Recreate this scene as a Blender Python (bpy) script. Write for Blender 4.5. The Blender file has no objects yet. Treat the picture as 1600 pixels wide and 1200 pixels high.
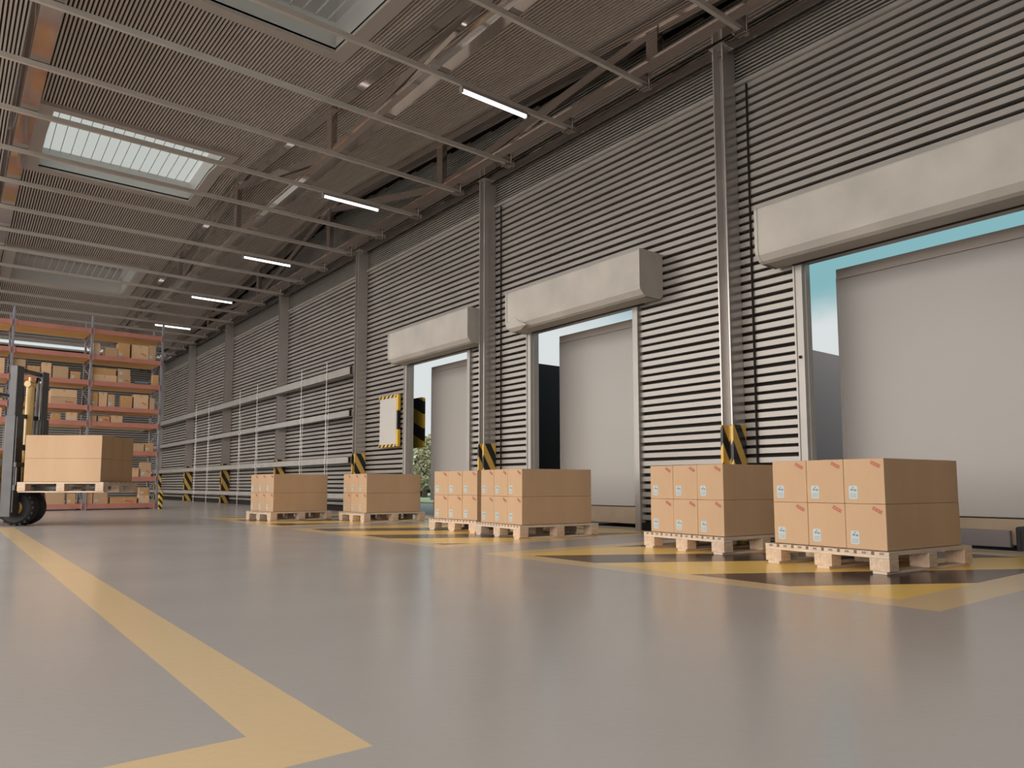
import bpy, math, random
from mathutils import Vector, Matrix
random.seed(7)
C = bpy.context.scene.collection
scn = bpy.context.scene

# ------------------------------------------------------------------ helpers
class MB:
    """collects shapes and links them as one mesh object"""
    def __init__(s): s.v=[]; s.f=[]; s.m=[]; s.sm=[]
    def add(s, vs, fs, mi=0, smooth=False):
        o=len(s.v); s.v += [tuple(v) for v in vs]
        for f in fs: s.f.append([i+o for i in f]); s.m.append(mi); s.sm.append(smooth)
    def box(s, x0,x1,y0,y1,z0,z1, mi=0):
        s.add([(x0,y0,z0),(x1,y0,z0),(x1,y1,z0),(x0,y1,z0),(x0,y0,z1),(x1,y0,z1),(x1,y1,z1),(x0,y1,z1)],
              [(0,3,2,1),(4,5,6,7),(0,1,5,4),(1,2,6,5),(2,3,7,6),(3,0,4,7)], mi)
    def bar(s, a, b, w, h, mi=0, up=(0,0,1)):
        a=Vector(a); b=Vector(b); d=(b-a).normalized(); up=Vector(up)
        if abs(d.dot(up))>.98: up=Vector((1,0,0))
        sx=d.cross(up).normalized()*w/2; sz=sx.cross(d).normalized()*h/2
        vs=[p+q for p in (a,b) for q in (-sx-sz, sx-sz, sx+sz, -sx+sz)]
        s.add(vs,[(0,3,2,1),(4,5,6,7),(0,1,5,4),(1,2,6,5),(2,3,7,6),(3,0,4,7)], mi)
    def tube(s, pts, r, n=10, mi=0, cap=True):
        pts=[Vector(p) for p in pts]; rings=[]
        rs = r if isinstance(r,(list,tuple)) else [r]*len(pts)
        for i,p in enumerate(pts):
            d=(pts[min(i+1,len(pts)-1)]-pts[max(i-1,0)]).normalized()
            up=Vector((0,0,1)) if abs(d.z)<.95 else Vector((1,0,0))
            a=d.cross(up).normalized(); b=a.cross(d).normalized()
            rings.append([p+(a*math.cos(t)+b*math.sin(t))*rs[i] for t in [2*math.pi*k/n for k in range(n)]])
        vs=[v for rg in rings for v in rg]; fs=[]
        for i in range(len(pts)-1):
            for k in range(n):
                fs.append((i*n+k,i*n+(k+1)%n,(i+1)*n+(k+1)%n,(i+1)*n+k))
        s.add(vs,fs,mi,True)
        if cap:
            s.add(rings[0],[tuple(range(n-1,-1,-1))],mi); s.add(rings[-1],[tuple(range(n))],mi)
    def prism(s, prof, axis, a, b, mi=0, smooth=False):
        """closed 2-D profile swept along an axis"""
        n=len(prof)
        def P(p,t):
            return {'x':(t,p[0],p[1]),'y':(p[0],t,p[1]),'z':(p[0],p[1],t)}[axis]
        vs=[P(p,a) for p in prof]+[P(p,b) for p in prof]
        s.add(vs,[(k,(k+1)%n,n+(k+1)%n,n+k) for k in range(n)],mi,smooth)
        s.add(vs,[tuple(range(n-1,-1,-1)),tuple(range(n,2*n))],mi)
    def build(s, name, mats, parent=None, bevel=0, seg=2):
        me=bpy.data.meshes.new(name); me.from_pydata(s.v,[],s.f)
        if not isinstance(mats,(list,tuple)): mats=[mats]
        for m in mats: me.materials.append(m)
        for p,mi,sm in zip(me.polygons,s.m,s.sm): p.material_index=mi; p.use_smooth=sm
        import bmesh
        bm=bmesh.new(); bm.from_mesh(me); bmesh.ops.recalc_face_normals(bm,faces=bm.faces); bm.to_mesh(me); bm.free()
        o=bpy.data.objects.new(name,me); C.objects.link(o)
        if parent: o.parent=parent
        if bevel:
            b=o.modifiers.new('bevel','BEVEL'); b.width=bevel; b.segments=seg; b.limit_method='ANGLE'; b.angle_limit=.6
        return o

def tag(o,label,cat,group=None,kind=None):
    n=len(label.split()); assert 4<=n<=16,(n,label)
    o['label']=label; o['category']=cat
    if group: o['group']=group
    if kind: o['kind']=kind
    return o
def struct(o): o['kind']='structure'; return o
def empty(name,loc=(0,0,0),rz=0):
    o=bpy.data.objects.new(name,None); C.objects.link(o); o.location=loc; o.rotation_euler=(0,0,rz); o.empty_display_size=.1
    return o
def copy_tree(o,parent=None):
    c=o.copy(); C.objects.link(c)
    if parent: c.parent=parent
    for ch in list(o.children): copy_tree(ch,c)
    return c
ORD=['first','second','third','fourth','fifth','sixth','seventh','eighth','ninth','tenth','eleventh','twelfth','thirteenth','fourteenth','fifteenth','sixteenth','seventeenth','eighteenth','nineteenth','twentieth','twenty-first','twenty-second','twenty-third','twenty-fourth']

# ------------------------------------------------------------------ materials
def mat(name, col, rough=.5, metal=0., spec=.5, noise=0., nscale=4., rvar=0., bump=0., bscale=40., emit=None, es=1., stretch=(1,1,1), coat=0.):
    m=bpy.data.materials.new(name); m.use_nodes=True; nt=m.node_tree; N=nt.nodes; L=nt.links
    b=N['Principled BSDF']; b.inputs['Base Color'].default_value=(*col,1)
    b.inputs['Roughness'].default_value=rough; b.inputs['Metallic'].default_value=metal
    b.inputs['Specular IOR Level'].default_value=spec; b.inputs['Coat Weight'].default_value=coat
    if noise or rvar or bump:
        tc=N.new('ShaderNodeTexCoord'); mp=N.new('ShaderNodeMapping'); mp.inputs['Scale'].default_value=stretch
        L.new(tc.outputs['Object'],mp.inputs['Vector'])
    if noise or rvar:
        n=N.new('ShaderNodeTexNoise'); n.inputs['Scale'].default_value=nscale; n.inputs['Detail'].default_value=6
        L.new(mp.outputs['Vector'],n.inputs['Vector'])
    if noise:
        r=N.new('ShaderNodeMapRange'); r.inputs['From Min'].default_value=.3; r.inputs['From Max'].default_value=.7
        r.inputs['To Min'].default_value=1-noise; r.inputs['To Max'].default_value=1+noise*.6
        L.new(n.outputs['Fac'],r.inputs['Value'])
        x=N.new('ShaderNodeVectorMath'); x.operation='SCALE'; x.inputs[0].default_value=col
        L.new(r.outputs['Result'],x.inputs['Scale']); L.new(x.outputs[0],b.inputs['Base Color'])
    if rvar:
        r=N.new('ShaderNodeMapRange'); r.inputs['To Min'].default_value=max(.02,rough-rvar); r.inputs['To Max'].default_value=rough+rvar
        L.new(n.outputs['Fac'],r.inputs['Value']); L.new(r.outputs['Result'],b.inputs['Roughness'])
    if bump:
        n2=N.new('ShaderNodeTexNoise'); n2.inputs['Scale'].default_value=bscale; n2.inputs['Detail'].default_value=3
        L.new(mp.outputs['Vector'],n2.inputs['Vector'])
        bp=N.new('ShaderNodeBump'); bp.inputs['Strength'].default_value=bump; bp.inputs['Distance'].default_value=.01
        L.new(n2.outputs['Fac'],bp.inputs['Height']); L.new(bp.outputs['Normal'],b.inputs['Normal'])
    if emit: b.inputs['Emission Color'].default_value=(*emit,1); b.inputs['Emission Strength'].default_value=es
    return m

class X:
    """tiny expression builder for shader maths"""
    nt=None
    def __init__(s,k): s.k=k
    @staticmethod
    def op(o,*a):
        n=X.nt.nodes.new('ShaderNodeMath'); n.operation=o
        for i,v in enumerate(a):
            v=v.k if isinstance(v,X) else v
            if isinstance(v,(int,float)): n.inputs[i].default_value=v
            else: X.nt.links.new(v,n.inputs[i])
        return X(n.outputs[0])
    def __add__(s,o): return X.op('ADD',s,o)
    def __sub__(s,o): return X.op('SUBTRACT',s,o)
    def __mul__(s,o): return X.op('MULTIPLY',s,o)
    def __truediv__(s,o): return X.op('DIVIDE',s,o)
    def gt(s,o): return X.op('GREATER_THAN',s,o)
    def lt(s,o): return X.op('LESS_THAN',s,o)
    def mx(s,o): return X.op('MAXIMUM',s,o)
    def fract(s): return X.op('FRACT',s)
    def inr(s,a,b): return s.gt(a)*s.lt(b)

def hazard(name, kx, ky, kz, period, phase=0., frac=.5, yel=(.78,.5,.05), blk=(.02,.02,.02), rough=.4):
    m=bpy.data.materials.new(name); m.use_nodes=True; nt=m.node_tree; X.nt=nt
    b=nt.nodes['Principled BSDF']; b.inputs['Roughness'].default_value=rough
    tc=nt.nodes.new('ShaderNodeTexCoord'); sp=nt.nodes.new('ShaderNodeSeparateXYZ'); nt.links.new(tc.outputs['Object'],sp.inputs[0])
    f=((X(sp.outputs[0])*kx+X(sp.outputs[1])*ky+X(sp.outputs[2])*kz)/period+phase).fract().lt(frac)
    mx=nt.nodes.new('ShaderNodeMix'); mx.data_type='RGBA'
    nt.links.new(f.k,mx.inputs['Factor']); mx.inputs['A'].default_value=(*blk,1); mx.inputs['B'].default_value=(*yel,1)
    nt.links.new(mx.outputs['Result'],b.inputs['Base Color'])
    return m

def floor_material():
    m=bpy.data.materials.new('painted_epoxy_floor'); m.use_nodes=True; nt=m.node_tree; X.nt=nt; N=nt.nodes; L=nt.links
    b=N['Principled BSDF']
    g=N.new('ShaderNodeNewGeometry'); sp=N.new('ShaderNodeSeparateXYZ'); L.new(g.outputs['Position'],sp.inputs[0])
    x=X(sp.outputs[0]); y=X(sp.outputs[1])
    # left lane line: a loop corner
    lane=(x.inr(.602,.813)*y.inr(1.55,12.6)).mx(y.inr(1.55,1.79)*x.inr(-6,.813)).mx(y.inr(12.35,12.6)*x.inr(-6,.813))
    zone=None; inner=None
    for y0,y1 in ((1.49,5.2),(5.9,9.75),(10.3,14.1)):
        z=x.inr(3.77,7.35)*y.inr(y0,y1); q=x.inr(4.0,7.12)*y.inr(y0+.28,y1-.24)
        zone=z if zone is None else zone.mx(z); inner=q if inner is None else inner.mx(q)
    st=((y+(x-4.0)*.6-2.4)/1.63).fract().lt(.455)
    dark=inner*st
    yel=lane.mx(zone-dark)
    def noise(scale,det=4):
        n=N.new('ShaderNodeTexNoise'); n.inputs['Scale'].default_value=scale; n.inputs['Detail'].default_value=det
        L.new(g.outputs['Position'],n.inputs['Vector']); return X(n.outputs['Fac'])
    n1=noise(.9,5); n2=noise(35,3)
    def mix(f,a,bb):
        k=N.new('ShaderNodeMix'); k.data_type='RGBA'; L.new(f.k,k.inputs['Factor'])
        for s_,v in (('A',a),('B',bb)):
            if isinstance(v,tuple): k.inputs[s_].default_value=(*v,1)
            else: L.new(v,k.inputs[s_])
        return k.outputs['Result']
    c=mix(n1,FLOOR_A,FLOOR_B)
    c=mix(yel,c,(1.0,.67,.17)); c=mix(lane.mx(zone-inner),c,(.74,.56,.33)); c=mix(dark,c,(.055,.037,.037))
    L.new(c,b.inputs['Base Color'])
    r=n1*.10+n2*.03+FLOOR_R
    L.new(r.k,b.inputs['Roughness'])
    b.inputs['Specular IOR Level'].default_value=.5
    bp=N.new('ShaderNodeBump'); bp.inputs['Strength'].default_value=.06; bp.inputs['Distance'].default_value=.01
    L.new(n2.k,bp.inputs['Height']); L.new(bp.outputs['Normal'],b.inputs['Normal'])
    return m
FLOOR_A=(.42,.395,.378); FLOOR_B=(.475,.448,.43); FLOOR_R=.15

M={}
M['slat']=mat('light_wall_slat',(.33,.305,.28),.36,.35,noise=.08,nscale=1.5,rvar=.06)
M['gap']=mat('dark_slat_gap',(.014,.010,.008),.7,0,.2)  # near-black backing: shade between slats and roof ribs put into the colour
M['deck']=mat('grey_roof_deck',(.56,.485,.44),.42,.2,noise=.06,nscale=1.2)
M['column']=mat('smooth_steel_column',(.47,.44,.415),.22,.5,rvar=.06,noise=.08,nscale=2)
M['truss']=mat('smooth_truss_steel',(.48,.42,.385),.08,.85)
M['purlin']=mat('light_purlin_steel',(.62,.575,.53),.28,.45,noise=.06,nscale=3)
M['rail']=mat('light_rail_steel',(.50,.48,.45),.3,.6,noise=.1,nscale=3)
M['frame']=mat('door_frame_steel',(.37,.345,.32),.4,.3,noise=.05)
M['flange']=mat('skylight_frame_grey',(.42,.37,.335),.45,.1)
M['bars']=mat('pale_glazing_bar',(.5,.5,.48),.5)
M['card']=mat('cardboard',(.50,.335,.205),.75,0,.25,noise=.10,nscale=2.2,bump=.05,bscale=60,stretch=(1,1,.25))
M['card2']=mat('pale_cardboard',(.64,.43,.26),.75,0,.25,noise=.1,nscale=3)
M['card3']=mat('deep_cardboard',(.52,.30,.14),.75,0,.25,noise=.1,nscale=3)
M['tape']=mat('brown_parcel_tape',(.50,.32,.17),.35,0,.5)
M['white']=mat('white_sticker',(.42,.48,.48),.5)
M['ink']=mat('grey_ink',(.16,.2,.24),.6)
M['red']=mat('red_stamp_ink',(.42,.05,.05),.6)
M['wood']=mat('pale_pallet_wood',(.60,.48,.37),.7,0,.3,noise=.14,nscale=5,bump=.15,bscale=50,stretch=(.4,2,2))
M['wood2']=mat('knotty_block_wood',(.58,.43,.31),.75,0,.3,noise=.2,nscale=30,bump=.2,bscale=90)
M['nail']=mat('nail_head',(.22,.17,.14),.5,.6)
M['canvas']=mat('stained_canvas_cover',(.47,.44,.40),.7,0,.3,noise=.13,nscale=2.0,bump=.15,bscale=14)
M['trailer']=mat('pale_trailer_panel',(.36,.335,.315),.38,0,.5,noise=.02,nscale=1)
M['traildark']=mat('dark_trailer_side',(.02,.018,.018),.8,0,.2)
M['trailgrey']=mat('grey_trailer_side',(.22,.19,.19),.8,0,.2)
M['tan']=mat('tan_dock_beam',(.36,.27,.18),.6,noise=.12,nscale=4)
M['black']=mat('black_rubber',(.018,.018,.02),.65)
M['dgrey']=mat('dark_mast_steel',(.085,.083,.085),.38,.5,noise=.15,nscale=5)
M['yellow']=mat('yellow_truck_paint',(.72,.44,.12),.35,0,.5,noise=.08,nscale=4,coat=.3)
M['cyl']=mat('pale_yellow_cylinder',(.80,.56,.22),.3,0,.5)
M['chrome']=mat('bright_rod_steel',(.7,.7,.7),.15,1)
M['rackred']=mat('faded_red_rack_beam',(.46,.19,.15),.5,0,.4,noise=.12,nscale=3)
M['rackblue']=mat('blue_grey_rack_post',(.26,.27,.32),.4,.3)
M['board']=mat('plywood_shelf_board',(.80,.50,.20),.65,0,.3,noise=.15,nscale=3,stretch=(1,4,4))
M['tube']=mat('lit_tube',(1,1,1),.4,emit=(1,.93,.92),es=3.2)
M['grass']=mat('green_grass',(.22,.28,.16),.9,noise=.3,nscale=1.2)
M['asphalt']=mat('grey_asphalt',(.16,.16,.16),.8,noise=.15,nscale=2)
M['bark']=mat('bark',(.10,.075,.05),.9,noise=.2,nscale=10)
M['leaf']=mat('olive_leaves',(.34,.34,.20),.7,noise=.4,nscale=.7)
M['leaf2']=mat('dark_leaves',(.035,.05,.035),.8,noise=.3,nscale=1)
M['hazcol']=hazard('hazard_wrap_stripes',1.75,1.75,1,.44,.05,.5,(.70,.45,.10))
M['hazplate']=hazard('wide_hazard_stripes',0,-.4,1,.58,.914,.53)
M['hazedge']=hazard('narrow_hazard_stripes',0,1,1,.17,0,.5)
M['hazpost']=hazard('post_hazard_stripes',1.2,1.2,1,.16,0,.5)
M['yelpaint']=mat('yellow_edge_paint',(.75,.48,.05),.45)
def glazing():
    m=bpy.data.materials.new('ribbed_translucent_glazing'); m.use_nodes=True; N=m.node_tree.nodes; L=m.node_tree.links
    N.remove(N['Principled BSDF']); out=N['Material Output']
    tr=N.new('ShaderNodeBsdfTransparent'); tr.inputs[0].default_value=(.5,.52,.51,1)
    tl=N.new('ShaderNodeBsdfTranslucent'); tl.inputs[0].default_value=(.33,.33,.315,1)
    gl=N.new('ShaderNodeBsdfGlossy'); gl.inputs['Roughness'].default_value=.15; gl.inputs[0].default_value=(.8,.8,.8,1)
    a=N.new('ShaderNodeMixShader'); a.inputs[0].default_value=.8; L.new(tr.outputs[0],a.inputs[1]); L.new(tl.outputs[0],a.inputs[2])
    f=N.new('ShaderNodeFresnel'); f.inputs[0].default_value=1.3
    b=N.new('ShaderNodeMixShader'); L.new(f.outputs[0],b.inputs[0]); L.new(a.outputs[0],b.inputs[1]); L.new(gl.outputs[0],b.inputs[2])
    L.new(b.outputs[0],out.inputs[0]); return m
M['glaze']=glazing()

# ------------------------------------------------------------------ the setting
D=7.4; YN=-5.0; YB=-5.0; YF=37.0; XL=-4.5
mb=MB(); mb.box(XL,D+.12,YN-.06,YF,-.2,0)
struct(mb.build('floor',floor_material()))
mb=MB(); mb.box(D+.12,60,-30,90,-.3,-.05)
mb.v=[v for v in mb.v]; g=mb.build('ground_outside',M['asphalt']); struct(g)
mb=MB(); mb.box(-60,XL,-60,90,-.3,-.04); g=mb.build('ground_bounce',mat('pale_bounce_ground',(.5,.48,.45),.7)); struct(g)  # unseen pale ground, added to bounce light up to the ceiling
mb=MB(); mb.box(13.5,90,14.5,120,-.06,.0); g=mb.build('lawn',M['grass']); tag(g,'green lawn outside beyond the farthest loading door','grass',kind='stuff')

DOORS=[(1.85,4.25),(6.55,8.95),(10.55,12.93)]   # outer frame edges along Y
DTOP=3.17
def cut(y0,y1,z0,z1):
    iv=[(y0,y1)]
    if z0<DTOP-.04:
        for a,b in DOORS:
            n=[]
            for p,q in iv:
                if b<=p or a>=q: n.append((p,q)); continue
                if a+.05>p: n.append((p,a+.05))
                if b-.05<q: n.append((b-.05,q))
            iv=n
    return iv
def roofz(y):
    t=(y-.9)%30.0
    return 7.38-.07*abs(t-15.0)
mb=MB()
z=.03
while z<5.44:
    for off,h in ((0,.067),(.106,.069)):
        a,b=z+off,min(z+off+h,5.47)
        if a>5.44: continue
        for p,q in cut(YN,YF,a,b):
            mb.prism([(D,a+.004),(D,b-.004),(D+.012,b),(D+.06,b),(D+.06,a),(D+.012,a)],'y',p,q,0)
    z+=.206
# finely ribbed band above the ledge
z=5.50
while z<7.35:
    ylo,yhi=YN,YF
    if z+.03>6.25:
        # only where the gable is high enough
        k=(7.38-z-.04)/.07
        ylo,yhi=15.9-k,15.9+k
    if yhi>ylo: mb.box(D+.0,D+.05,max(ylo,YN),min(yhi,YF),z,z+.019,0)
    z+=.046
for z0,z1 in ((0,DTOP-.04),(DTOP-.04,6.3)):
    for p,q in cut(YN,YF,z0,z1): mb.box(D+.06,D+.10,p,q,z0,z1,1)
ys=[.9,15.9,30.9]
mb.add([(D+.08,YN,6.28),(D+.08,YF,6.28),(D+.08,YF,roofz(YF)+.09),(D+.08,30.9,roofz(30.9)+.09),(D+.08,15.9,roofz(15.9)+.09),(D+.08,.9,roofz(.9)+.09),(D+.08,YN,roofz(YN)+.09)],[(0,1,2,3),(0,3,4,5),(0,5,6)],1)
struct(mb.build('wall_right',[M['slat'],M['gap']]))
mb=MB(); z=.03  # unseen wall behind the camera, added to block light from that end
while z<6.2:
    for off,h in ((0,.072),(.106,.070)): mb.box(XL,D,YB,YB+.05,z+off,z+off+h,0)
    z+=.206
mb.box(XL,D+.1,YB-.06,YB,0,6.7,1)
struct(mb.build('wall_light_block',[M['slat'],M['gap']]))
# far wall, same cladding
mb=MB(); z=.03
while z<6.2:
    for off,h in ((0,.072),(.106,.070)): mb.box(XL,D,YF-.05,YF,z+off,z+off+h,0)
    z+=.206
mb.box(XL,D+.1,YF,YF+.06,0,6.6,1)
struct(mb.build('wall_far',[M['slat'],M['gap']]))
# ledge and eave trims
mb=MB(); mb.box(D-.045,D+.05,YN,YF,5.455,5.50); struct(mb.build('trim_1',M['rail']))
mb=MB(); mb.box(D-.16,D-.02,YN,YF,5.93,6.0); mb.box(D-.16,D-.145,YN,YF,5.86,5.93); struct(mb.build('trim_2',M['truss']))
mb=MB(); mb.box(D-.02,D+.06,14.8,YF,0,.1)
for p,q in cut(YN,14.8,0,.1): mb.box(D-.02,D+.06,p,q,0,.1)
struct(mb.build('baseboard_right',M['gap']))

# ---- skylight layout and roof deck
SKY=[(8.0,),(16.1,),(24.2,),(32.3,)]
SX0,SX1,SH=1.18,4.15,1.42     # shaft opening
FX0,FX1,FH=.95,4.37,1.62      # flange
def spans(x):
    cuts=[(c-SH-.03,c+SH+.03) for (c,) in SKY] if SX0-.03<x<SX1+.03 else []
    iv=[];p=YN
    for a,b in cuts: iv.append((p,a)); p=b
    iv.append((p,YF)); return iv
def bends(p,q): return [p]+[y for y in (.9,15.9,30.9) if p<y<q]+[q]
mb=MB()
x=-2.6
while x<D-.03:
    for p,q in spans(x+.017):
        ysb=bends(p,q)
        for a,b in zip(ysb,ysb[1:]):
            e=1e-4; za,zb=roofz(a+e),roofz(b-e)
            pr=[(0.003,.012),(.029,.012),(.031,.036),(.001,.036)]
            vs=[(x+u,a,za+w) for u,w in pr]+[(x+u,b,zb+w) for u,w in pr]
            mb.add(vs,[(0,4,5,1),(1,5,6,2),(3,7,4,0),(0,1,2,3),(4,7,6,5)],0)
    x+=.0525
for xa,xb in ((XL,SX0-.03),(SX0-.03,SX1+.03),(SX1+.03,D+.1)):
    for p,q in spans((xa+xb)/2):
        ysb=bends(p,q)
        for a,b in zip(ysb,ysb[1:]):
            e=1e-4; za,zb=roofz(a+e)+.035,roofz(b-e)+.035
            mb.add([(xa,a,za),(xb,a,za),(xb,b,zb),(xa,b,zb),(xa,a,za+.12),(xb,a,za+.12),(xb,b,zb+.12),(xa,b,zb+.12)],
                   [(0,3,2,1),(4,5,6,7),(0,1,5,4),(1,2,6,5),(2,3,7,6),(3,0,4,7)],1)
struct(mb.build('ceiling',[M['deck'],M['gap']]))

sky_lab=['ribbed translucent roof skylight nearest the camera, cut by the top edge',
 'ribbed translucent roof skylight at the ridge, second from the camera',
 'ribbed translucent roof skylight third from the camera, above the storage rack',
 'ribbed translucent roof skylight farthest back, glimpsed between the top rack shelves']
for i,(c,) in enumerate(SKY):
    t=empty('skylight',((SX0+SX1)/2,c,roofz(c)))
    tag(t,sky_lab[i],'skylight','ribbed roof skylights')
    cx=(SX0+SX1)/2; rz=lambda y: roofz(y)-roofz(c)
    yy=[-FH]+([15.9-c] if abs(15.9-c)<FH else [])+[FH]
    yi=[-SH]+([15.9-c] if abs(15.9-c)<SH else [])+[SH]
    f=MB()
    def strip(x0,x1,ya,yb,z0=-.03,z1=.03):
        za,zb=rz(c+ya),rz(c+yb)
        f.add([(x0,ya,za+z0),(x1,ya,za+z0),(x1,yb,zb+z0),(x0,yb,zb+z0),(x0,ya,za+z1),(x1,ya,za+z1),(x1,yb,zb+z1),(x0,yb,zb+z1)],
              [(0,3,2,1),(4,5,6,7),(0,1,5,4),(1,2,6,5),(2,3,7,6),(3,0,4,7)])
    for a,b in zip(yy,yy[1:]):
        strip(FX0-cx,SX0-cx,a,b,-.05); strip(SX1-cx,FX1-cx,a,b,-.05)
    strip(SX0-cx,SX1-cx,-FH,-SH,-.05); strip(SX0-cx,SX1-cx,SH,FH,-.05)
    f.build('frame',M['flange'],t)
    s=MB(); f=s; H=.42
    for a,b in zip(yi,yi[1:]):
        strip(SX0-cx-.03,SX0-cx,a,b,0,H+.03); strip(SX1-cx,SX1-cx+.03,a,b,0,H+.03)
    strip(SX0-cx-.03,SX1-cx+.03,-SH-.03,-SH,0,H+.03); strip(SX0-cx-.03,SX1-cx+.03,SH,SH+.03,0,H+.03)
    s.build('shaft',mat('pale_shaft_lining',(.55,.54,.52),.4,.3),t)
    gl=MB()
    for a,b in zip(yi,yi[1:]):
        za,zb=rz(c+a)+H,rz(c+b)+H
        gl.add([(SX0-cx,a,za),(SX1-cx,a,za),(SX1-cx,b,zb),(SX0-cx,b,zb)],[(0,1,2,3)])
    gz=gl.build('glazing',M['glaze'],t)
    r=MB(); f=r; k=0
    xx=SX0-cx+.19
    while xx<SX1-cx-.05:
        for a,b in zip(yi,yi[1:]): strip(xx-.006,xx+.006,a,b,H-.02,H-.005)
        xx+=.19
    strip(SX0-cx,SX1-cx,-.02,.02,H-.03,H-.005)
    r.build('glazing_bars',M['bars'],gz)

# ------------------------------------------------------------------ trusses
VY=[.9,5.85,10.95,15.9,20.85,25.9,30.9]
def truss(xc,label,w=.12):
    t=empty('roof_truss',(xc,15.9,5.9)); tag(t,label,'truss','lattice roof trusses')
    def T(y,z): return (0,y-15.9,z-5.9)
    b=MB(); b.box(-w/2,w/2,.9-15.9,YF-15.9-.1,.045,.20)
    b.box(-w/2-.02,w/2+.02,.9-15.9,YF-15.9-.1,.035,.05); b.box(-w/2-.02,w/2+.02,.9-15.9,YF-15.9-.1,.20,.215)
    b.build('bottom_chord',M['truss'],t)
    tz=lambda y: roofz(y)-.10
    b=MB()
    for ya,yb in ((.9,15.9),(15.9,30.9)):
        for wz,ww in ((0,w+.02),):
            za,zb=tz(ya+1e-4),tz(yb-1e-4)
            b.bar(T(ya,za),T(yb,zb),ww,.13)
    b.build('top_chord',M['truss'],t)
    for y in VY[1:-1]:
        v=MB(); v.box(-.05,.05,y-15.9-.095,y-15.9+.095,.20,tz(y)-5.9-.05); v.build('vertical_post',M['truss'],t)
    for i in range(len(VY)-1):
        a,bb=VY[i],VY[i+1]
        hi,lo=(a,bb) if i%2==1 else (bb,a)
        d=MB()
        zt=tz(hi) if hi not in (.9,30.9) else 6.2
        s_=1 if lo>hi else -1
        d.bar(T(hi+.1*s_,zt-.10),T(lo-.15*s_,6.12),.07,.14); d.build('diagonal',M['truss'],t)
    return t
truss(6.98,'dark brown lattice truss running along the top of the loading wall')
truss(4.80,'lattice roof truss with bright reflections right of the skylights')
truss(.66,'tan lattice roof truss left of the skylights near the left edge',.17)

# ------------------------------------------------------------------ purlins and tube lights
PY=[4.6+1.475*k for k in range(-1,22)]
lightk={2:0,5:1,8:2,11:3,14:4}
base=None
for i,y in enumerate(PY):
    if y>YF-.3: break
    k=i-1
    if base is None:
        base=empty('ceiling_purlin',(0,y,5.9))
        b=MB(); b.prism([(-.025,-.036),(.025,-.036),(.025,-.028),(-.018,-.028),(-.018,.022),(.025,.022),(.025,.03),(-.025,.03)],'x',XL,D-.24,0); b.build('channel',M['purlin'],base)
        b=MB(); b.box(D-.46,D-.30,-.07,.07,-.062,-.048); b.tube([(D-.42,.06,-.07),(D-.42,.06,.06)],.012,8); b.tube([(D-.34,-.06,-.07),(D-.34,-.06,.06)],.012,8); b.build('end_clamp',M['truss'],base)
        o=base
    else:
        o=copy_tree(base); o.location=(0,y,5.9)
    if k in lightk: lab='light steel ceiling purlin carrying the %s tube light from the camera'%ORD[lightk[k]]
    else: lab='thin light steel ceiling purlin, %s counted from the camera'%ORD[i]
    tag(o,lab,'purlin','steel purlins under the roof')
tl=None
for k,j in lightk.items():
    y=PY[k+1]
    if tl is None:
        tl=empty('tube_light',(5.66,y,5.85))
        b=MB(); b.box(-.56,.56,-.03,.03,-.035,0); th=b.build('housing',M['rail'],tl)
        b=MB(); b.prism([(-.028,-.035),(.028,-.035),(.024,-.065),(0,-.075),(-.024,-.065)],'x',-.54,.54); b.build('diffuser',M['tube'],tl)
        for xa in (-.565,.54):
            b=MB(); b.box(xa,xa+.025,-.034,.034,-.078,0); b.build('end_cap',M['rail'],th)
        o=tl
    else: o=copy_tree(tl); o.location=(5.66,y,5.85)
    tag(o,'lit white tube light under a purlin, %s from the camera'%ORD[j],'ceiling light','tube lights along the loading wall')

# ------------------------------------------------------------------ columns
CY=[.05,4.94,9.83,14.68,19.5,24.4,29.0,33.9]
def colprof(a,b,y0,y1,t,e=0):
    """H profile in plan, flanges square to the wall"""
    w=(a+b)/2+.01
    return [(a,y0),(b,y0),(b,y0+t),(w+t/2,y0+t),(w+t/2,y1-t),(b,y1-t),(b,y1),(a,y1),(a,y1-t),(w-t/2,y1-t),(w-t/2,y0+t),(a,y0+t)]
cb=None
for i,y in enumerate(CY):
    if cb is None:
        cb=empty('steel_column',(D-.125,y,0))
        b=MB(); b.prism(colprof(-.125,.12,0,.15,.016),'z',0,5.93); b.build('shaft',M['column'],cb)
        b=MB(); b.prism(colprof(-.137,.12,-.012,.162,.034),'z',0.02,1.30); b.build('hazard_wrap',M['hazcol'],cb)['label']='yellow and black striped wrap'
        b=MB(); b.box(-.16,.12,-.05,.20,0,.015); b.build('base_plate',M['column'],cb)
        b=MB(); b.box(-.15,.12,-.03,.18,5.93,5.945); b.build('cap_plate',M['column'],cb)
        o=cb
    else: o=copy_tree(cb); o.location=(D-.125,y,0)
    lab={0:'steel wall column out of frame right of the nearest loading door',
         1:'steel column with striped base between nearest and middle loading doors',
         2:'steel column with striped base between middle and farthest loading doors',
         3:'steel column just left of the farthest loading door',
         4:'steel column behind the pallet farthest from the camera, first beyond the doors',
         5:'steel column with striped base, second beyond the loading doors',
         6:'steel column with striped base, third beyond the loading doors',
         7:'last steel column beside the end of the storage rack'}[i]
    tag(o,lab,'column','steel wall columns')
# thin dark downpipes beside the columns
pb=None
for i,(y,lab) in enumerate(((4.78,'thin dark pipe right of the column between nearest and middle doors'),(9.66,'thin dark pipe right of the column between middle and farthest doors'))):
    b=MB(); b.tube([(0,0,0.02),(0,0,5.44)],.011,8)
    o=b.build('wall_pipe',M['gap']); o.location=(D-.02,y,0); tag(o,lab,'pipe')

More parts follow.
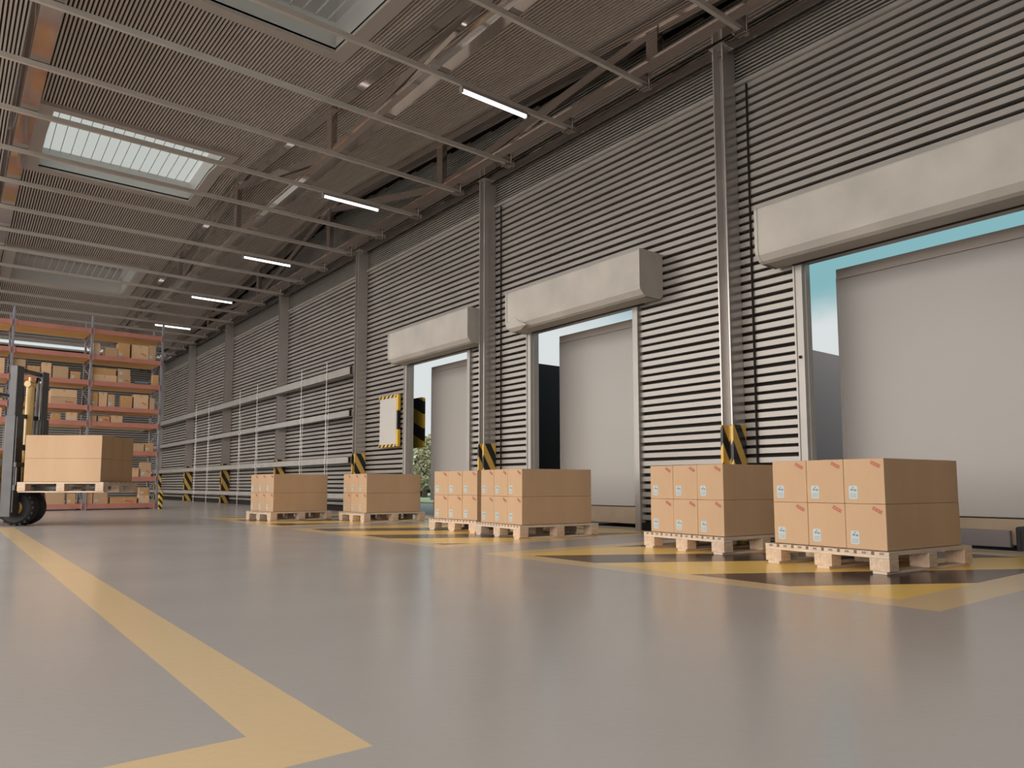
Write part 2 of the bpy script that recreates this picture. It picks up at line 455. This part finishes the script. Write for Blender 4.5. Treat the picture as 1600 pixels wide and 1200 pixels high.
# ------------------------------------------------------------------ rails and rods on the far part of the wall
for z0,z1,lab in ((3.08,3.28,'top horizontal steel rail on the wall beyond the doors'),(2.13,2.29,'second highest horizontal steel rail on the wall beyond the doors'),
                  (1.08,1.24,'third highest horizontal steel rail on the wall beyond the doors'),(.28,.42,'lowest horizontal steel rail on the wall beyond the doors')):
    b=MB(); b.prism([(0,0),(.09,0),(.09,z1-z0),(0,z1-z0),(0,z1-z0-.012),(.075,z1-z0-.012),(.075,.012),(0,.012)],'y',0,YF-14.9)
    b.box(0,.014,0,YF-14.9,0,z1-z0)
    o=b.build('wall_rail',M['rail']); o.location=(D-.345,14.84,z0); tag(o,lab,'rail','horizontal rails on the far wall section')
rod=None
RY=[(17.55,3.5),(16.02,3.5),(22.4,3.0),(20.85,3.0),(27.3,3.2),(25.7,3.2)]
rl=['left rod in the bay nearest the loading doors','right rod in the bay nearest the loading doors','left rod in the second bay past the doors','right rod in the second bay past the doors','left rod in the third bay past the doors','right rod in the third bay past the doors']
for (y,zt),l in zip(RY,rl):
    if rod is None:
        b=MB(); b.tube([(0,0,0),(0,0,3.5)],.007,8); b.tube([(0,-.12,1.3),(0,0,2.1)],.004,6); b.tube([(0,-.12,.3),(0,-.12,2.7)],.004,6)
        for z in (1.16,2.21,3.18): b.box(-.02,.03,-.02,.02,z-.03,z+.03)
        rod=b.build('tie_rod',mat('pale_rod',(.7,.7,.68),.35,.4)); o=rod
    else: o=rod.copy(); C.objects.link(o)
    o.location=(D-.37,y,0); tag(o,'thin pale vertical '+l,'rod','pale tie rods on the wall rails')

# ------------------------------------------------------------------ loading doors
for i,(a,b_) in enumerate(DOORS):
    f=MB(); w=.10; x0,x1=D-.035,D+.14
    f.box(x0,x1,a,a+w,0,DTOP); f.box(x0,x1,b_-w,b_,0,DTOP); f.box(x0,x1,a+w,b_-w,DTOP-.10,DTOP)
    for yy in (a+w,b_-w-.015):
        f.box(x0+.06,x0+.10,yy,yy+.015,0,DTOP-.1)
    f.box(x0-.012,x0,a-.0,a+.02,0,DTOP); f.box(x0-.012,x0,b_-.02,b_,0,DTOP)
    o=f.build('door_%d'%(i+1),M['frame']); struct(o)
    s=MB(); s.box(D,D+.3,a+w,b_-w,-.15,.004); s.build('threshold',M['tan'],o)
    if i==0:
        k=MB(); k.box(D-.055,D-.035,b_-.07,b_-.045,1.99,2.02); k.build('switch_plate',M['gap'],o)
hl=['long stained beige roller housing above the nearest loading door','dented beige roller housing above the middle loading door','small beige roller housing above the farthest loading door']
for i,(y0,y1) in enumerate(((1.62,4.43),(6.15,8.95),(10.05,12.85))):
    t=empty('roller_housing',(D,(y0+y1)/2,3.05)); L_=(y1-y0)/2
    b=MB(); prof=[(0,.62),(-.43,.62),(-.45,.60),(-.45,.13),(-.44,.08),(-.38,.02),(-.33,0),(-.06,0),(0,.05)]
    b.prism([(p[0],p[1]) for p in prof],'y',-L_,L_)
    b.build('cover',M['canvas'],t,.02,3)
    for s_ in (-1,1):
        e=MB(); e.prism([(p[0]*1.02,p[1]) for p in prof],'y',s_*L_-.018,s_*L_+.018)
        e.build('end_cap',M['canvas'],t,.008)
    if i==1:
        d=MB(); d.add([(-.452,L_-.02,.03),(-.47,L_-.02,.12),(-.452,L_-.2,.20),(-.47,L_-.34,.10),(-.46,L_-.52,.02),(-.40,L_-.3,-.02),(-.38,L_-.05,-.02)],
              [(0,1,2),(0,2,3),(0,3,4),(0,4,5),(0,5,6)]); d.build('dent',M['canvas'],t)
    b=MB(); b.box(-.085,-.06,-L_+.25,L_-.2,-.012,0.0); b.build('curtain_slot',M['gap'],t)
    tag(t,hl[i],'roller housing','roller housings over the loading doors')

# striped guard plates at the farthest door
t=empty('guard_plate',(D-.08,13.5,1.42))
b=MB(); b.box(-.02,.06,-.36,.36,0,1.04); b.build('panel',mat('white_plate',(.55,.53,.50),.45),t,.03,4)
b=MB(); b.box(-.025,.05,-.37,.37,1.0,1.06); b.box(-.025,.05,-.37,.37,-.03,.03); b.build('striped_edge',M['hazedge'],t)
b=MB(); b.box(-.03,.05,-.455,-.375,.72,1.06); b.box(-.03,.05,-.455,-.375,-.03,.33); b.build('side_block',M['yelpaint'],t,.02)
b=MB(); b.box(0,.05,-.42,-.38,.33,.72); b.build('recess',M['gap'],t)
tag(t,'white guard plate with yellow and black edges left of the farthest door','guard plate')
b=MB()
def rrect(y0,y1,z0,z1,r,n=5):
    P=[]
    for cy,cz,a0 in ((y1-r,z1-r,0),(y0+r,z1-r,90),(y0+r,z0+r,180),(y1-r,z0+r,270)):
        for k in range(n+1):
            a=math.radians(a0+90*k/n); P.append((cy+r*math.cos(a),cz+r*math.sin(a)))
    return P
b.prism(rrect(-.55,.55,0,1.08,.06),'x',-.03,.03)
for z in (.2,.8): b.box(-.48,-.03,.30,.36,z,z+.06)
o=b.build('hazard_board',M['hazplate']); o.location=(8.0,13.72,1.40)
tag(o,'yellow and black striped board outside the farthest loading door','hazard board')

# ------------------------------------------------------------------ trailers
def trailer(y0,y1,side,label,beam2,x0=8.0,L=7.5):
    t=empty('trailer',(x0,(y0+y1)/2,-.05)); w=(y1-y0)/2; zb,zt=.34,3.13
    b=MB(); b.box(.02,L,-w+.01,w-.01,zb+.02,zt-.02); b.build('box_body',side,t)
    b=MB(); b.box(0,.03,-w,w,zb,zt-.12); b.build('rear_door',M['trailer'],t,.008)
    b=MB(); b.box(-.012,.03,-w,w,zt-.12,zt); b.build('top_rail',mat('brownish_rail',(.40,.34,.30),.45),t,.004)
    for ya in (-w-.006,w-.03):
        b=MB(); b.box(-.01,.05,ya,ya+.036,zb,zt-.1); b.build('corner_post',M['trailer'],t,.004)
    b=MB(); b.box(.03,.12,-w+.12,w-.05,.08,zb-.01); b.build('bumper_beam',M['tan'],t,.01)
    if beam2:
        b=MB(); b.box(-.02,.08,-w+.55,w-.05,.06,.22); b.build('step_beam',M['trailgrey'],t,.01)
    for ya in (-.45,.3):
        b=MB(); b.box(.4,L-.3,ya,ya+.15,.15,zb+.02); b.build('chassis_rail',M['dgrey'],t)
    wh=None
    for xx in (1.1,1.75):
        for s_ in (-1,1):
            if wh is None:
                wm=MB(); wm.tube([(0,-.13,0),(0,-.11,0),(0,.11,0),(0,.13,0)],[.22,.27,.27,.22],24); wh=wm.build('wheel',M['black'],t); q=wh
            else: q=wh.copy(); C.objects.link(q)
            q.location=(xx,s_*(w-.2),.27)
    tag(t,label,'trailer','trailers docked outside the doors')
    return t
trailer(1.95,4.08,M['trailgrey'],'pale grey trailer docked outside the nearest loading door',True)
trailer(6.8,8.84,M['trailgrey'],'pale grey trailer docked outside the middle loading door',False)
trailer(11.0,12.87,M['traildark'],'pale trailer with dark side docked outside the farthest loading door',False)
for y,l in ((2.14,'nearest'),):
    b=MB(); b.box(-.12,.05,-.24,.24,.0,.27); b.box(-.15,-.12,-.2,.2,.03,.24); o=b.build('dock_bumper',M['black'],None,.02); o.location=(7.85,y,-.05)
    tag(o,'black rubber dock bumper under the nearest trailer','bumper')

# ------------------------------------------------------------------ trees beyond the farthest door
def tree(x,y,h,r,n,leaf,label,seed):
    rnd=random.Random(seed)
    t=empty('tree',(x,y,0)); tag(t,label,'tree','trees beyond the lawn')
    b=MB(); b.tube([(0,0,0),(.1,.05,h*.3),(0,.1,h*.75)],[.16,.11,.04],8)
    for k in range(5):
        a=rnd.uniform(0,6.28); b.tube([(0,.03,h*.3+.1*k*h*.5),(math.cos(a)*r*.6,math.sin(a)*r*.6,h*.5+.08*k*h)],[.05,.02],6)
    b.build('trunk',M['bark'],t)
    l=MB()
    for k in range(n):
        a=rnd.uniform(0,6.28); u=rnd.random()**.5; zz=rnd.uniform(.12,1)
        rr=r*u*math.sin(min(1,zz*1.1)*math.pi*.8+.35)
        p=Vector((math.cos(a)*rr,math.sin(a)*rr,zz*h))
        d=Vector((rnd.uniform(-1,1),rnd.uniform(-1,1),rnd.uniform(-1,1))).normalized()*rnd.uniform(.06,.12)
        e=d.cross(Vector((rnd.uniform(-1,1),rnd.uniform(-1,1),rnd.uniform(-1,1)))).normalized()*d.length*.6
        l.add([p-d,p+e,p+d,p-e],[(0,1,2,3)])
    l.build('foliage',leaf,t)
tree(18.9,31.0,3.0,1.5,2200,M['leaf'],'bushy olive green tree seen through the farthest loading door',1)
tree(22.0,35.0,3.5,1.6,2200,M['leaf'],'taller olive tree partly hidden behind the farthest trailer',2)
tree(20.0,33.2,1.9,1.3,4000,M['leaf2'],'low dark bush below the trees outside the farthest door',3)
tree(16.0,31.0,2.6,1.3,1200,M['leaf'],'thin pale tree left of the other trees outside',4)

# ------------------------------------------------------------------ pallets and boxes
def make_pallet(lx,ly):
    t=empty('wooden_pallet'); h=.15
    bw=.115
    blk=None
    for xx in (0,lx/2-bw/2,lx-bw):
        for yy in (0,ly/2-.07,ly-.14):
            if blk is None:
                b=MB(); b.box(0,bw,0,.14,.020,.106); blk=b.build('block',M['wood2'],t,.003); q=blk
            else: q=blk.copy(); C.objects.link(q)
            q.location=(xx,yy,0)
    r=None
    for yy in (.02,ly/2-.05,ly-.12):
        if r is None: b=MB(); b.box(0,lx,0,.10,0,.020); r=b.build('bottom_board',M['wood'],t,.003); q=r
        else: q=r.copy(); C.objects.link(q)
        q.location=(0,yy,0)
    r=None
    for xx in (0,lx/2-bw/2,lx-bw):
        if r is None: b=MB(); b.box(0,bw,0,ly,.106,.126); r=b.build('stringer_board',M['wood'],t,.003); q=r
        else: q=r.copy(); C.objects.link(q)
        q.location=(xx,0,0)
    n=8; gp=.022; wd=(ly-gp*(n-1))/n; r=None
    for k in range(n):
        if r is None:
            b=MB(); b.box(0,lx,0,wd,.126,.15)
            for xx in (.05,lx/2,lx-.05):
                b.tube([(xx,wd/2,.15),(xx,wd/2,.1525)],.006,8,1)
            b.box(-.0015,0,wd*.35,wd*.65,.131,.145,1)
            r=b.build('deck_board',[M['wood'],M['nail']],t,.002); q=r
        else: q=r.copy(); C.objects.link(q)
        q.location=(0,k*(wd+gp),0)
    return t
def make_carton(lx,w,h,marks=True):
    t=empty('cardboard_box')
    b=MB(); b.box(0,lx,0,w,0,h); b.build('carton',M['card'],t,.004)
    tp=MB(); tp.box(.01,lx-.01,w/2-.025,w/2+.025,h,h+.0008); tp.box(-.0008,0,w/2-.025,w/2+.025,h-.0,h); tp.build('tape',M['tape'],t)
    if marks:
        # white sticker with printed marks, on the side facing the hall
        s=MB(); y0,y1,z0,z1=w*.66,w*.88,h*.10,h*.40
        pr=rrect(y0,y1,z0,z1,.012,3); s.prism(pr,'x',-.0012,0,0)
        def dot(cy,cz,r,a=1):
            s.prism([(cy+r*a*math.cos(q),cz+r*math.sin(q)) for q in [k*math.pi/4 for k in range(8)]],'x',-.0022,-.0012,1)
        dot(w*.80,h*.31,.0075,1.5); dot(w*.72,h*.30,.0075,1.4); dot(w*.77,h*.36,.0055)
        for k in range(3): s.box(-.0018,-.0012,w*.69,w*.85,h*(.14+.035*k),h*(.148+.035*k),1)
        s.build('sticker',[M['white'],M['ink']],t)
        # tilted red stamp: frame filled with blocky illegible glyphs
        s=MB(); ang=math.radians(27); cy,cz=w*.20,h*.87; W_,H_=.072,.024
        def R(u,v): # u to the viewer's right (-y), v up, tilted down to the right
            return (cy-(u*math.cos(ang)+v*math.sin(ang)), cz-(u*math.sin(ang))+v*math.cos(ang))
        def q(u0,u1,v0,v1): s.prism([R(u0,v0),R(u1,v0),R(u1,v1),R(u0,v1)],'x',-.0012,0)
        q(-W_/2,W_/2,H_/2-.003,H_/2); q(-W_/2,W_/2,-H_/2,-H_/2+.003); q(-W_/2,-W_/2+.003,-H_/2,H_/2); q(W_/2-.003,W_/2,-H_/2,H_/2)
        for k in range(7):
            u=-W_/2+.0075+k*.0086
            q(u,u+.0028,-.008,.008)
            if k%2==0: q(u,u+.006,.005,.008); 
            if k%3!=1: q(u,u+.006,-.0015,.0015)
            if k in (2,4,5,6): q(u,u+.006,-.008,-.005)
        s.build('stamp',M['red'],t)['label']='tilted red printed stamp'
    return t
PL,PW=1.13,.98
pal0=make_pallet(PL,PW); box0=make_carton(1.0,.296,.315)
PAL=[(5.0,2.27,-5,'nearest pallet'),(5.30,3.78,-5,'second nearest pallet'),(5.06,6.27,-5,'third nearest pallet'),
     (5.29,7.44,5,'fourth nearest pallet'),(5.34,10.60,-1,'second farthest pallet'),(4.30,11.92,5,'farthest pallet')]
plab=['pale wooden pallet nearest the camera, bearing six marked boxes','wooden pallet partly hidden behind the nearest loaded pallet','wooden pallet standing in front of the middle loading door',
 'wooden pallet half hidden behind the loaded one before the middle door','wooden pallet before the farthest loading door','wooden pallet standing farthest from the camera on the floor']
rows={0:'lower',1:'upper'}; colsn={0:'right',1:'middle',2:'left'}
for i,(px,py,a,nm) in enumerate(PAL):
    p=pal0 if i==0 else copy_tree(pal0)
    p.location=(px,py,0); p.rotation_euler=(0,0,math.radians(a))
    tag(p,plab[i],'pallet','loaded pallets on the floor')
    Rm=Matrix.Rotation(math.radians(a),4,'Z')
    for r in (0,1):
        for c in (0,1,2):
            b=box0 if (i,r,c)==(0,0,0) else copy_tree(box0)
            off=Rm@Vector((.055+random.uniform(-.002,.002),.04+c*.299,0))
            b.location=(px+off.x,py+off.y,.1535+r*.3165); b.rotation_euler=(0,0,math.radians(a+random.uniform(-.1,.1)))
            tag(b,'long cardboard box, %s row, %s of three, on the %s'%(rows[r],colsn[c],nm),'box','boxes on the '+nm)

# load on the forks
ph=math.radians(-36); u=Vector((math.cos(ph),math.sin(ph),0)); v=Vector((-math.sin(ph),math.cos(ph),0))
FL,FW=1.22,1.03; cc=Vector((1.81,11.82,0)); org=cc-u*FL; ZB=.4935
fp=make_pallet(FL,FW); fp.location=(org.x,org.y,ZB); fp.rotation_euler=(0,0,ph); tag(fp,'pale wooden pallet raised on the forklift forks','pallet')
fb=make_carton(1.09,.312,.338,False)
for r in (0,1):
    for c in (0,1,2):
        b=fb if (r,c)==(0,0) else copy_tree(fb)
        w=org+u*.06+v*(.045+c*.315)
        b.location=(w.x,w.y,ZB+.1535+r*.3395); b.rotation_euler=(0,0,ph)
        tag(b,'plain long cardboard box, %s row, %s, on the forklift pallet'%(rows[r],['front','middle','back'][c]),'box','boxes on the forklift pallet')

# ------------------------------------------------------------------ forklift (local frame: x along the forks, y across)
F=empty('forklift',(org.x,org.y,0),ph); tag(F,'yellow forklift with dark mast at the left edge, lifting a loaded pallet','forklift')
def part(name,m,fn,bevel=0,lab=None,parent=None):
    b=MB(); fn(b); o=b.build(name,m,parent or F,bevel)
    if lab: o['label']=lab
    return o
for y0,nm in ((.08,0),(.70,1)):
    def up(b,y0=y0):
        b.box(-.27,-.13,y0,y0+.2,.14,1.62); b.box(-.25,-.15,y0+.02,y0+.18,1.6,2.36); b.box(-.125,-.105,y0+.01,y0+.03,.2,1.6); b.box(-.30,-.27,y0+.03,y0+.17,.14,1.58)
    part('mast_rail',M['dgrey'],up,.008)
part('cross_bar',M['dgrey'],lambda b:(b.box(-.24,-.18,.15,.85,2.28,2.34)),.006)
part('cross_bar',M['dgrey'],lambda b:(b.box(-.26,-.20,.15,.85,1.60,1.66)),.006)
part('cross_bar',M['dgrey'],lambda b:(b.box(-.26,-.14,.1,.88,1.12,1.2)),.006)
part('cross_bar',M['dgrey'],lambda b:(b.box(-.28,-.14,.1,.88,.22,.32)),.006)
def cyl(b):
    b.tube([(-.21,.52,.3),(-.21,.52,2.10)],.055,16); b.tube([(-.21,.52,2.1),(-.21,.52,2.24)],.03,12)
    b.tube([(-.21,.44,2.13),(-.21,.60,2.13)],.05,12)
part('lift_cylinder',M['cyl'],cyl,0,'pale yellow lift cylinder')
part('hose',M['black'],lambda b:(b.tube([(-.24,.64,.4),(-.25,.66,1.2),(-.24,.66,2.0),(-.22,.70,2.26),(-.18,.74,2.2),(-.17,.73,1.6)],.016,8)))
part('hose',M['black'],lambda b:(b.tube([(-.24,.40,.4),(-.26,.38,1.2),(-.24,.40,1.9),(-.26,.42,2.1)],.014,8)))
part('chain',M['chrome'],lambda b:(b.box(-.16,-.15,.66,.68,.4,2.2)))
def carr(b):
    b.box(-.10,-.06,.05,.98,.52,.60); b.box(-.10,-.06,.05,.98,.86,.93)
    for y in (.08,.5,.92): b.box(-.09,-.065,y,y+.04,.56,.9)
part('carriage',M['dgrey'],carr,.005)
for y in (.27,.68):
    part('fork',M['dgrey'],lambda b,y=y:(b.box(-.06,-.02,y,y+.09,ZB+.025,.90),b.prism([(-.06,ZB+.022),(1.05,ZB+.060),(1.12,ZB+.075),(1.12,ZB+.085),(-.06,ZB+.09)],'y',y,y+.09)),.003)
def wheel(b,r,w):
    b.tube([(0,-w/2,0),(0,-w/2*.7,0),(0,w/2*.7,0),(0,w/2,0)],[r*.84,r,r,r*.84],32)
    b.tube([(0,-w/2-.01,0),(0,w/2+.01,0)],r*.45,20,1)
    for k in range(20):
        a=k*math.pi/10; p=Vector((math.cos(a),0,math.sin(a)))
        b.bar(p*(r*.97)+Vector((0,-w/2*.8,0)),p*(r*.97)+Vector((0,0,0)),.03,.04,0,up=p)
for x,y,r,w in ((-.22,.42,.255,.2),(-.22,.62,.255,.17),(-1.75,.12,.22,.16),(-1.75,.9,.22,.16)):
    o=part('wheel',[M['black'],M['yellow']],lambda b,r=r,w=w:wheel(b,r,w)); o.location=(x,y,r+.012)
def chas(b):
    b.prism([(-.42,.20),(-.42,.62),(-.55,.74),(-1.2,.80),(-1.2,.2)],'y',.04,.98)
    b.prism([(-1.2,.2),(-1.2,.80),(-1.5,.84),(-2.1,.80),(-2.1,.35),(-2.0,.2)],'y',.05,.97)
part('chassis',M['yellow'],chas,.02)
part('counterweight',M['dgrey'],lambda b:(b.prism([(-2.1,.25),(-2.1,.95),(-2.35,.9),(-2.42,.7),(-2.42,.35),(-2.3,.25)],'y',.06,.96)),.03)
part('dash_cowl',M['yellow'],lambda b:(b.prism([(-.44,.62),(-.40,1.05),(-.48,1.12),(-.62,1.08),(-.66,.70)],'y',.12,.92)),.02)
part('seat',M['black'],lambda b:(b.box(-1.45,-1.0,.3,.72,.82,.95),b.prism([(-1.5,.9),(-1.38,.9),(-1.46,1.4),(-1.56,1.4)],'y',.3,.72)),.03)
def steer(b):
    c=Vector((-.78,.5,1.16)); ax=Vector((-.5,0,.85)).normalized(); a=ax.cross(Vector((0,1,0))).normalized(); e=Vector((0,1,0))
    b.tube([c+(a*math.cos(t)+e*math.sin(t))*.15 for t in [k*math.pi/10 for k in range(21)]],.012,8); b.tube([c,Vector((-.62,.5,.9))],.02,8)
    for k in range(3): b.tube([c,c+(a*math.cos(k*2.1)+e*math.sin(k*2.1))*.15],.009,6)
part('steering_wheel',M['black'],steer)
for x,y in ((-.60,.1),(-.60,.92),(-1.9,.1),(-1.9,.92)):
    part('guard_post',M['dgrey'],lambda b,x=x,y=y:(b.bar((x,y,.75),(x-.15*(1 if x>-1 else 0),y,2.0),.05,.05)),.005)
def roofg(b):
    for y in (.1,.92): b.bar((-.75,y,2.0),(-1.9,y,2.0),.05,.05)
    for k in range(7): b.bar((-.75-k*.19,.1,2.0),(-.75-k*.19,.92,2.0),.03,.04)
part('overhead_guard',M['dgrey'],roofg,.004)
part('head_lamp',mat('clear_lamp',(.75,.75,.7),.2),lambda b:(b.tube([(-.44,.18,.93),(-.36,.18,.93)],.05,16)),.004)

# ------------------------------------------------------------------ storage rack
RYY=20.0; RD=1.08; XS=[-.53,1.07,2.67,4.27]
LV=[4.38,3.74,3.10,2.48,2.10,1.40,.76,.10]
Rk=empty('storage_rack',(XS[-1],RYY,0)); tag(Rk,'tall pallet rack with red beams and blue-grey posts at the back left','storage rack')
ox=XS[-1]
upm=None
for j,x in enumerate(XS):
    b=MB()
    hts=4.75
    for y in (0,RD-.06):
        b.box(x-ox-.025,x-ox+.025,y,y+.05,0,hts); b.box(x-ox-.05,x-ox+.05,y-.03,y+.08,0,.012)
    uf=b.build('upright_frame',M['rackblue'],Rk,.004)
    b=MB(); n=7
    for k in range(n):
        z0=.15+k*.62; a=(x-ox,.03,z0); c=(x-ox,RD-.04,z0+.3); d=(x-ox,.03,z0+.6)
        b.bar(a,c,.02,.02); b.bar(c,d,.02,.02)
    b.build('cross_brace',M['rackblue'],uf)
for li,z in enumerate(LV):
    for j in range(3):
        x0,x1=XS[j]-ox+.028,XS[j+1]-ox-.028
        for y in (-.012,RD-.05):
            b=MB(); b.box(x0,x1,y,y+.05,z-.06 if y<0 else z,z+.05)
            b.box(x0-.0,x0+.03,y-.012,y,z-.09,z+.07); b.box(x1-.03,x1,y-.012,y,z-.09,z+.07)
            b.build('beam',M['rackred'],Rk,.004)
        b=MB(); b.box(x0,x1,.04,RD-.052,z-.045,z+.046); b.build('shelf_board',M['board'],Rk)
b=MB(); b.prism(rrect(-.05,.05,-.06,.0,.02,3),'z',0,.45); o=b.build('corner_guard',M['hazpost'],Rk); o.location=(.08,-.03,0); o['label']='yellow and black striped corner guard'

BX=[(1,2.71,2.86,.31),(1,2.98,3.25,.23),(1,3.25,3.52,.37),(1,3.56,3.96,.37),(1,3.96,4.13,.40),(2,-.2,.2,.3),(2,.5,.95,.38),(3,.55,.95,.3),(4,1.2,1.5,.2),(4,.6,.95,.22),
(2,1.10,1.35,.38),(2,1.38,1.64,.25),(2,1.66,1.86,.35),(2,1.89,2.21,.29),(2,2.25,2.47,.2),(2,2.71,3.26,.17),(2,3.27,3.57,.19),(2,4.07,4.22,.28),
(3,1.12,1.30,.36),(3,1.39,1.53,.16),(3,1.87,2.43,.18),(3,2.71,2.87,.34),(3,2.88,3.07,.36),(3,3.08,3.24,.32),(3,3.37,3.63,.31),(3,3.66,4.0,.36),(3,4.02,4.15,.29),
(4,1.92,2.11,.16),(4,2.21,2.45,.20),(4,2.72,2.86,.15),(4,2.88,3.15,.15),(4,3.17,3.43,.17),
(5,2.9,3.3,.3),(5,3.69,3.95,.2),(5,3.96,4.17,.22),(6,3.2,3.6,.3),(6,3.70,3.85,.22),(6,3.89,4.14,.37),
(7,1.45,1.80,.25),(7,1.90,2.27,.29),(7,2.31,2.5,.25),(7,2.71,2.86,.29),(7,2.87,3.18,.29),(7,3.24,3.83,.15),(7,3.87,4.12,.2),(5,1.5,1.9,.3),(6,1.3,1.7,.3)]
UP=[(2,2.71,3.24,.17,2.71+.0,.17),(2,3.28,3.56,.17,0,.19),(3,1.88,2.42,.18,0,.18),(7,3.88,4.10,.2,0,.2)]   # boxes lying on another box
shelfname={1:'second highest shelf',2:'third highest shelf',3:'fourth highest shelf',4:'fifth highest shelf',5:'third lowest shelf',6:'second lowest shelf',7:'bottom shelf'}
rnd=random.Random(5)
bycount={}
for b in BX: bycount.setdefault(b[0],[]).append(b)
protos={}
def rackbox(x0,x1,h,zb,label,grp,k):
    w=x1-x0; dp=min(.6,max(.25,w*rnd.uniform(.9,1.3)))
    t=empty('cardboard_box',((x0+x1)/2,RYY+.06+rnd.uniform(0,.04),zb),rnd.uniform(-.05,.05) if w<.3 else 0)
    m=[M['card'],M['card2'],M['card3']][k%3]
    b=MB(); b.box(-w/2+.004,w/2-.004,0,dp,0,h); b.build('carton',m,t,.004)
    b=MB(); b.box(-.02,.02,-.0012,0,h-.07,h); b.box(-.02,.02,0,dp,h,h+.001); b.build('tape',M['tape'],t)
    if k%2==0:
        b=MB(); b.box(-w*.38,-w*.38+.07,-.0014,0,h*.15,h*.15+.07); b.build('sticker',M['white'],t)
    if k%5==1:
        b=MB(); b.bar((w*.05,-.001,h*.45),(w*.35,-.001,h*.30),.002,.02); b.build('stamp',M['red'],t)
    tag(t,label,'box',grp)
    return t
kk=0
for li,lst in bycount.items():
    lst=sorted(lst,key=lambda q:-q[1])
    for r,(l,x0,x1,h) in enumerate(lst):
        sz='wide' if x1-x0>.33 else ('small' if h<.24 else 'upright')
        nm='%s cardboard box on the rack\'s %s, %s from the right'%(sz,shelfname[li],ORD[r])
        if r==0: nm='%s cardboard box on the rack\'s %s, at its right end'%(sz,shelfname[li])
        rackbox(x0,x1,h,LV[li]+.048,nm,'boxes on the rack\'s '+shelfname[li],kk); kk+=1
ul=['wide cardboard box lying on another on the third highest rack shelf','smaller cardboard box lying on another on the third highest rack shelf','labelled wide cardboard box stacked on another on the fourth highest rack shelf','small cardboard box stacked on another at the bottom shelf\'s right end']
for (l,x0,x1,h,_,bh),nm in zip(UP,ul):
    rackbox(x0,x1,h,LV[l]+.05+bh,nm,None,kk); kk+=1
# a length of rolled tubing on the rack
b=MB(); b.tube([(3.66,20.15,3.21),(3.98,20.15,3.21)],.042,14); b.tube([(3.655,20.15,3.21),(3.66,20.15,3.21)],.028,12,1)
o=b.build('cardboard_tube',[M['ink'],M['black']]); tag(o,'dark grey tube lying on the third highest rack shelf','tube')

# ------------------------------------------------------------------ world: hazy sky, bright in the west
W=bpy.data.worlds.new('World'); scn.world=W; W.use_nodes=True; nt=W.node_tree; X.nt=nt; N=nt.nodes; L=nt.links
bg=N['Background']
tc=N.new('ShaderNodeTexCoord'); sp=N.new('ShaderNodeSeparateXYZ'); L.new(tc.outputs['Generated'],sp.inputs[0])
dx,dy,dz=X(sp.outputs[0]),X(sp.outputs[1]),X(sp.outputs[2])
ns=N.new('ShaderNodeTexNoise'); ns.inputs['Scale'].default_value=3.2; ns.inputs['Detail'].default_value=7; ns.inputs['Roughness'].default_value=.55
mp=N.new('ShaderNodeMapping'); mp.inputs['Scale'].default_value=(1,1,2.2); mp.inputs['Location'].default_value=(.3,.1,.0); L.new(tc.outputs['Generated'],mp.inputs[0]); L.new(mp.outputs[0],ns.inputs['Vector'])
def sstep(v,a,b):
    n=N.new('ShaderNodeMapRange'); n.interpolation_type='SMOOTHSTEP'
    n.inputs['From Min'].default_value=a; n.inputs['From Max'].default_value=b; L.new(v.k,n.inputs['Value']); return X(n.outputs['Result'])
blue=sstep(dz+X(ns.outputs['Fac'])*.10,.245,.30)*sstep(dx-dy*.55,-.05,.5)
mx=N.new('ShaderNodeMix'); mx.data_type='RGBA'; L.new(blue.k,mx.inputs['Factor'])
mx.inputs['A'].default_value=(.70,.735,.74,1); mx.inputs['B'].default_value=(.235,.46,.50,1)
west=sstep(dx*-1.0-dy*.25,-.05,.75)
mw=N.new('ShaderNodeMix'); mw.data_type='RGBA'; L.new(west.k,mw.inputs['Factor']); L.new(mx.outputs['Result'],mw.inputs['A']); mw.inputs['B'].default_value=(.68,.64,.60,1)
L.new(mw.outputs['Result'],bg.inputs['Color'])
WEST=5.6
st=west*WEST+1.0+sstep(dz,.45,.85)*.6
L.new(st.k,bg.inputs['Strength'])

# ------------------------------------------------------------------ camera
cam=bpy.data.cameras.new('camera'); co=bpy.data.objects.new('camera',cam); C.objects.link(co)
co.location=(0,0,.6); fwd=Vector((.61288429,.78518985,.08859881))
co.rotation_euler=fwd.to_track_quat('-Z','Y').to_euler()
cam.sensor_width=36; cam.lens=25.2955; cam.shift_x=.00375; cam.shift_y=.03625; cam.clip_start=.05; cam.clip_end=300
scn.camera=co
scn.view_settings.view_transform='Standard'; scn.view_settings.look='None'; scn.view_settings.exposure=0.0; scn.view_settings.gamma=1
scn.view_settings.use_curve_mapping=False
